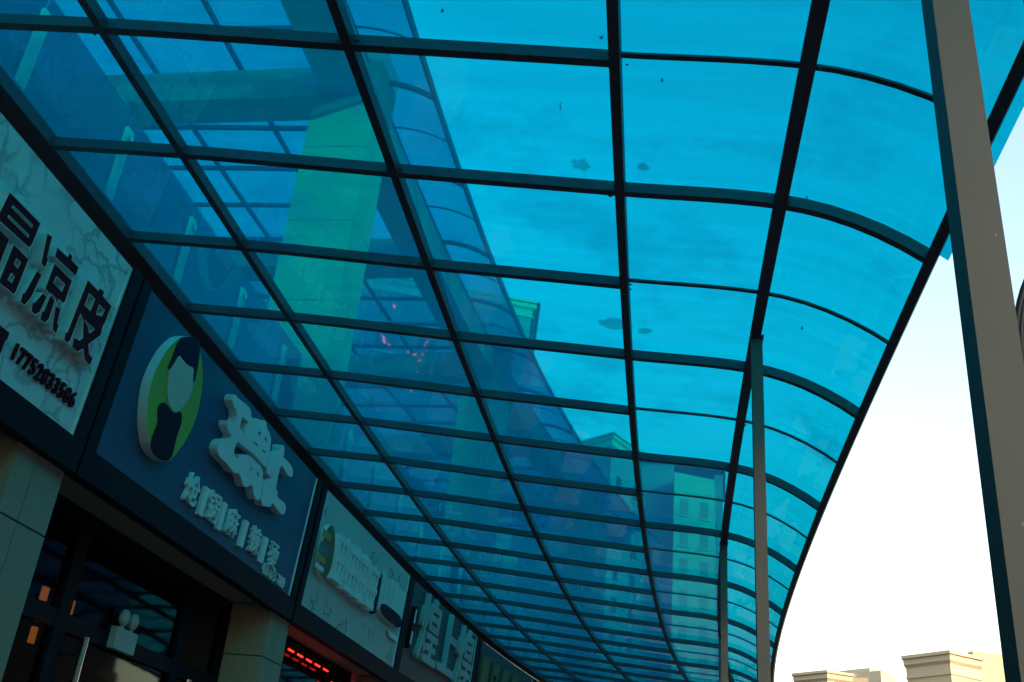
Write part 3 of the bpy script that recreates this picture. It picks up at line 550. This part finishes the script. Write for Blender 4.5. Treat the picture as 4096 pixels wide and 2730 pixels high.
# ------------------------------------------------------------------ buildings beyond
def az_pt(az, d, z=0.0): return Vector((math.sin(R_(az))*d, math.cos(R_(az))*d, z))
def building(name, label, foot, h, wall_m, windows=(), corn=1.2, over=.5, group=None, roof=None):
    """foot: corner points anticlockwise seen from above; windows: (edge, cols, rows, w, h, top offset)"""
    t = thing(name, label, 'building', tuple(foot[0]), group)
    n = len(foot); cen = sum(foot, Vector())/n
    bm = bmesh.new(); lo = [bm.verts.new((q.x, q.y, 0)) for q in foot]; hi = [bm.verts.new((q.x, q.y, h)) for q in foot]
    for i in range(n): bm.faces.new((lo[i], lo[(i+1) % n], hi[(i+1) % n], hi[i]))
    bm.faces.new(hi); bm.faces.new(lo[::-1]); link('wall', bm, wall_m, t)
    if corn:
        bm = bmesh.new()
        def ring(o, z): return [bm.verts.new((q.x+(q-cen).normalized().x*o*1.4, q.y+(q-cen).normalized().y*o*1.4, z)) for q in foot]
        rs = [ring(.03, h-corn*1.9), ring(.12, h-corn*1.9), ring(.12, h-corn*1.7), ring(.05, h-corn*1.7), ring(.05, h-corn), ring(over*.6, h-corn*.75), ring(over*.6, h-corn*.25), ring(over, h-corn*.25), ring(over, h+.02)]
        for a, b in zip(rs[:-1], rs[1:]):
            for i in range(n): bm.faces.new((a[i], a[(i+1) % n], b[(i+1) % n], b[i]))
        bm.faces.new(rs[-1]); bm.faces.new(rs[0][::-1]); link('cornice', bm, M['cornice'], t)
    for e, cols, rows, w, wh, top, fh in windows:
        a, b = foot[e], foot[(e+1) % n]; d = (b-a); L = d.length; d.normalize(); nn = Vector((d.y, -d.x, 0))
        if nn.dot(a-cen) < 0: nn = -nn
        for r in range(rows):
            for c in range(cols):
                m = a + d*(L*(c+.5)/cols); z1 = h-top-fh*r; bm = bmesh.new()
                q = [m-d*w/2, m+d*w/2]
                hexa(bm, [q[0]-nn*.2+Vector((0, 0, z1-wh)), q[1]-nn*.2+Vector((0, 0, z1-wh)), q[1]+nn*.03+Vector((0, 0, z1-wh)), q[0]+nn*.03+Vector((0, 0, z1-wh)), q[0]-nn*.2+Vector((0, 0, z1)), q[1]-nn*.2+Vector((0, 0, z1)), q[1]+nn*.03+Vector((0, 0, z1)), q[0]+nn*.03+Vector((0, 0, z1))])
                wo = link('window', bm, M['winglass'], t)
                bm = bmesh.new(); s0 = q[0]-d*.15; s1_ = q[1]+d*.15
                hexa(bm, [s0+Vector((0, 0, z1-wh-.15)), s1_+Vector((0, 0, z1-wh-.15)), s1_+nn*.18+Vector((0, 0, z1-wh-.15)), s0+nn*.18+Vector((0, 0, z1-wh-.15)), s0+Vector((0, 0, z1-wh)), s1_+Vector((0, 0, z1-wh)), s1_+nn*.18+Vector((0, 0, z1-wh)), s0+nn*.18+Vector((0, 0, z1-wh))])
                link('sill', bm, M['cornice'], wo)
    return t
def rbox(t, name, a, b, depth, z0, z1, m):
    """upright block whose front edge runs a-b, going back by depth"""
    d = (b-a).normalized(); back = Vector((-d.y, d.x, 0))
    if back.y < 0: back = -back
    bm = bmesh.new(); f = [a, b, b+back*depth, a+back*depth]
    hexa(bm, [Vector((q.x, q.y, z0)) for q in f] + [Vector((q.x, q.y, z1)) for q in f]); return link(name, bm, m, t)
def hgt(d, el): return CZ + d*math.tan(R_(el))
# tall block whose corner shows beyond the upper canopy
A0, A1 = az_pt(-7.2, 74), az_pt(-30, 74); back = Vector((.15, 1, 0)).normalized()*16
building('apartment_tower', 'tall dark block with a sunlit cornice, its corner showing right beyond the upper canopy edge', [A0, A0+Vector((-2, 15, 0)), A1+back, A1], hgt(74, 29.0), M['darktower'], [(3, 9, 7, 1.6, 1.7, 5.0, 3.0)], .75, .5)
# stepped pair seen through the sheet further right
B0 = az_pt(-1.75, 96); B1 = az_pt(-10.0, 112); B2 = az_pt(.15, 102)
building('apartment_tower', 'peaked corner block with one sunlit side, left of the tower with two rows of windows', [B0, B2, B2+Vector((-3, 12, 0)), B1+Vector((0, 10, 0)), B1], hgt(96, 22.1), M['greyface'], [(0, 2, 8, 1.0, 1.5, 4.0, 3.0), (4, 2, 8, 1.0, 1.5, 4.0, 3.0)], .7, .4)
C0 = az_pt(1.95, 98); C1 = az_pt(4.2, 100); 
tc = building('apartment_tower', 'tower with a sunlit face of two window columns, straight ahead through the curved sheets', [C0, C1, C1+Vector((1.5, 12, 0)), C0+Vector((0, 12, 0))], hgt(98, 20.15), M['faded'], [(0, 2, 9, .9, 1.7, 2.6, 3.0)], 0, 0)
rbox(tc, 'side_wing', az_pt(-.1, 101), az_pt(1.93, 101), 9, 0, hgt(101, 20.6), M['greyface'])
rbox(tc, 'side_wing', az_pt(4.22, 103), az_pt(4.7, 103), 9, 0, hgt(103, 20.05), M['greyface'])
bm = bmesh.new(); a, b = az_pt(.16, 101), az_pt(-.25, 103); z = hgt(101, 20.6)
pts = [az_pt(-.3, 100), az_pt(4.85, 101), az_pt(4.85, 112), az_pt(-.3, 112)]; pk = az_pt(.2, 104)
vs = [bm.verts.new((q.x, q.y, z+.05)) for q in pts]; apx = bm.verts.new((pk.x, pk.y, hgt(104, 21.0)-.3)); ap2 = bm.verts.new((az_pt(4.0, 107).x, az_pt(4.0, 107).y, hgt(107, 19.9)+.2))
for f in ((vs[0], vs[1], ap2, apx), (vs[1], vs[2], ap2), (vs[2], vs[3], apx, ap2), (vs[3], vs[0], apx)): bm.faces.new(f)
bm.faces.new(vs[::-1]); link('roof', bm, M['roof'], tc)
# cream blocks in the open sky at the lower right
D0, D1, D2 = az_pt(15.9, 110), az_pt(13.82, 113.3), az_pt(17.25, 113.2)
hD = hgt(110, 11.22)
td = building('apartment_block', 'cream block with a sharp sunlit corner and stepped roof rooms, in open sky', [D0, D2, D2+Vector((1, 15, 0)), D1+Vector((6.5, 16, 0)), D1], hD, M['tower'], (), 1.1, .55)
rbox(td, 'roof_room', az_pt(16.75, 128), az_pt(17.0, 127), 6, 0, hgt(127, 11.28), M['tower'])
rbox(td, 'roof_room', az_pt(17.02, 126), az_pt(17.75, 129), 7, 0, hgt(126, 11.05), M['tower'])
rbox(td, 'roof_room', az_pt(17.6, 132), az_pt(18.4, 135), 7, 0, hgt(132, 10.35), M['tower'])
rbox(td, 'stair_tower', az_pt(16.35, 112), az_pt(16.55, 112.6), 2, 0, hgt(112, 10.45), M['tower'])
d = (D1-D0).normalized(); nn = Vector((d.y, -d.x, 0)); nn = nn if nn.y < 0 else -nn
for f0, zz, w, h in ((.78, hD-3.2, .7, .9), (.45, hD-6.9, 1.7, 2.0), (.78, hD-6.9, .8, 1.6)):
    m_ = D0 + (D1-D0)*f0; q = [m_-d*w/2, m_+d*w/2]; bm = bmesh.new()
    hexa(bm, [Vector((k.x, k.y, z)) for z in (zz-h, zz) for k in (q[0]-nn*.1, q[1]-nn*.1, q[1]+nn*.04, q[0]+nn*.04)]); link('window', bm, M['winglass'], td)
E0, E1, E2 = az_pt(9.95, 132), az_pt(8.36, 135.2), az_pt(11.1, 133.8)
te = building('apartment_block', 'smaller cream block with a flat cornice, in open sky beside the canopy edge', [E0, E2, E2+Vector((1, 14, 0)), E1+Vector((5.5, 16, 0)), E1], hgt(132, 10.12), M['tower'], (), 1.1, .55)
rbox(te, 'chimney_stack', az_pt(10.85, 139), az_pt(11.0, 139.5), 1, 0, hgt(139, 10.05), M['roof'])
F_ = thing('apartment_block', 'group of narrow cream roof blocks between the two larger cream buildings', 'building', tuple(az_pt(12.4, 175)))
for a0, a1, dd, e, mm in ((11.78, 12.05, 175, 10.14, 'tower2'), (12.05, 12.42, 178, 10.36, 'tower2'), (12.30, 12.45, 174, 10.08, 'tower'), (12.46, 12.58, 173, 9.9, 'tower'), (12.58, 12.98, 172, 10.26, 'cornice'), (12.98, 13.25, 176, 10.12, 'tower2')):
    rbox(F_, 'roof_block', az_pt(a0, dd), az_pt(a1, dd+1.5), 8, 0, hgt(dd, e), M[mm])

# unseen shop row added across the street, sized and stepped to block evening sun and sky
opp = thing('shop_building', 'plain slate-grey shop row added across the street, outside the picture, to cast evening shade', 'building', (27, -20, 0))
def wbox(bm, x0, y0, z0, x1, y1, z1): hexa(bm, [Vector(q) for q in ((x0, y0, z0), (x1, y0, z0), (x1, y1, z0), (x0, y1, z0), (x0, y0, z1), (x1, y0, z1), (x1, y1, z1), (x0, y1, z1))])
bm = bmesh.new(); wbox(bm, 27, -85, 0, 39, -21.5, 17.0); wbox(bm, 30, -21.498, 0, 39, 62, 22.0); link('wall', bm, M['brick'], opp)
bm = bmesh.new(); wbox(bm, 26.7, -85.3, 17.002, 39.3, -21.6, 17.3); wbox(bm, 29.7, -21.5, 22.002, 39.3, 62.3, 22.4); link('added_row_parapet', bm, M['cornice'], opp)
for fl in range(6):
    bm = bmesh.new()
    for k in range(34):
        y = -82 + k*4.3
        xw = 26.96 if y < -24 else 29.96
        if (fl < 4 and y < -24) or y > -20: wbox(bm, xw, y, .4+3.6*fl, xw+.14, y+2.6, 2.8+3.6*fl)
    link('added_row_window_band', bm, M['winglass'], opp)
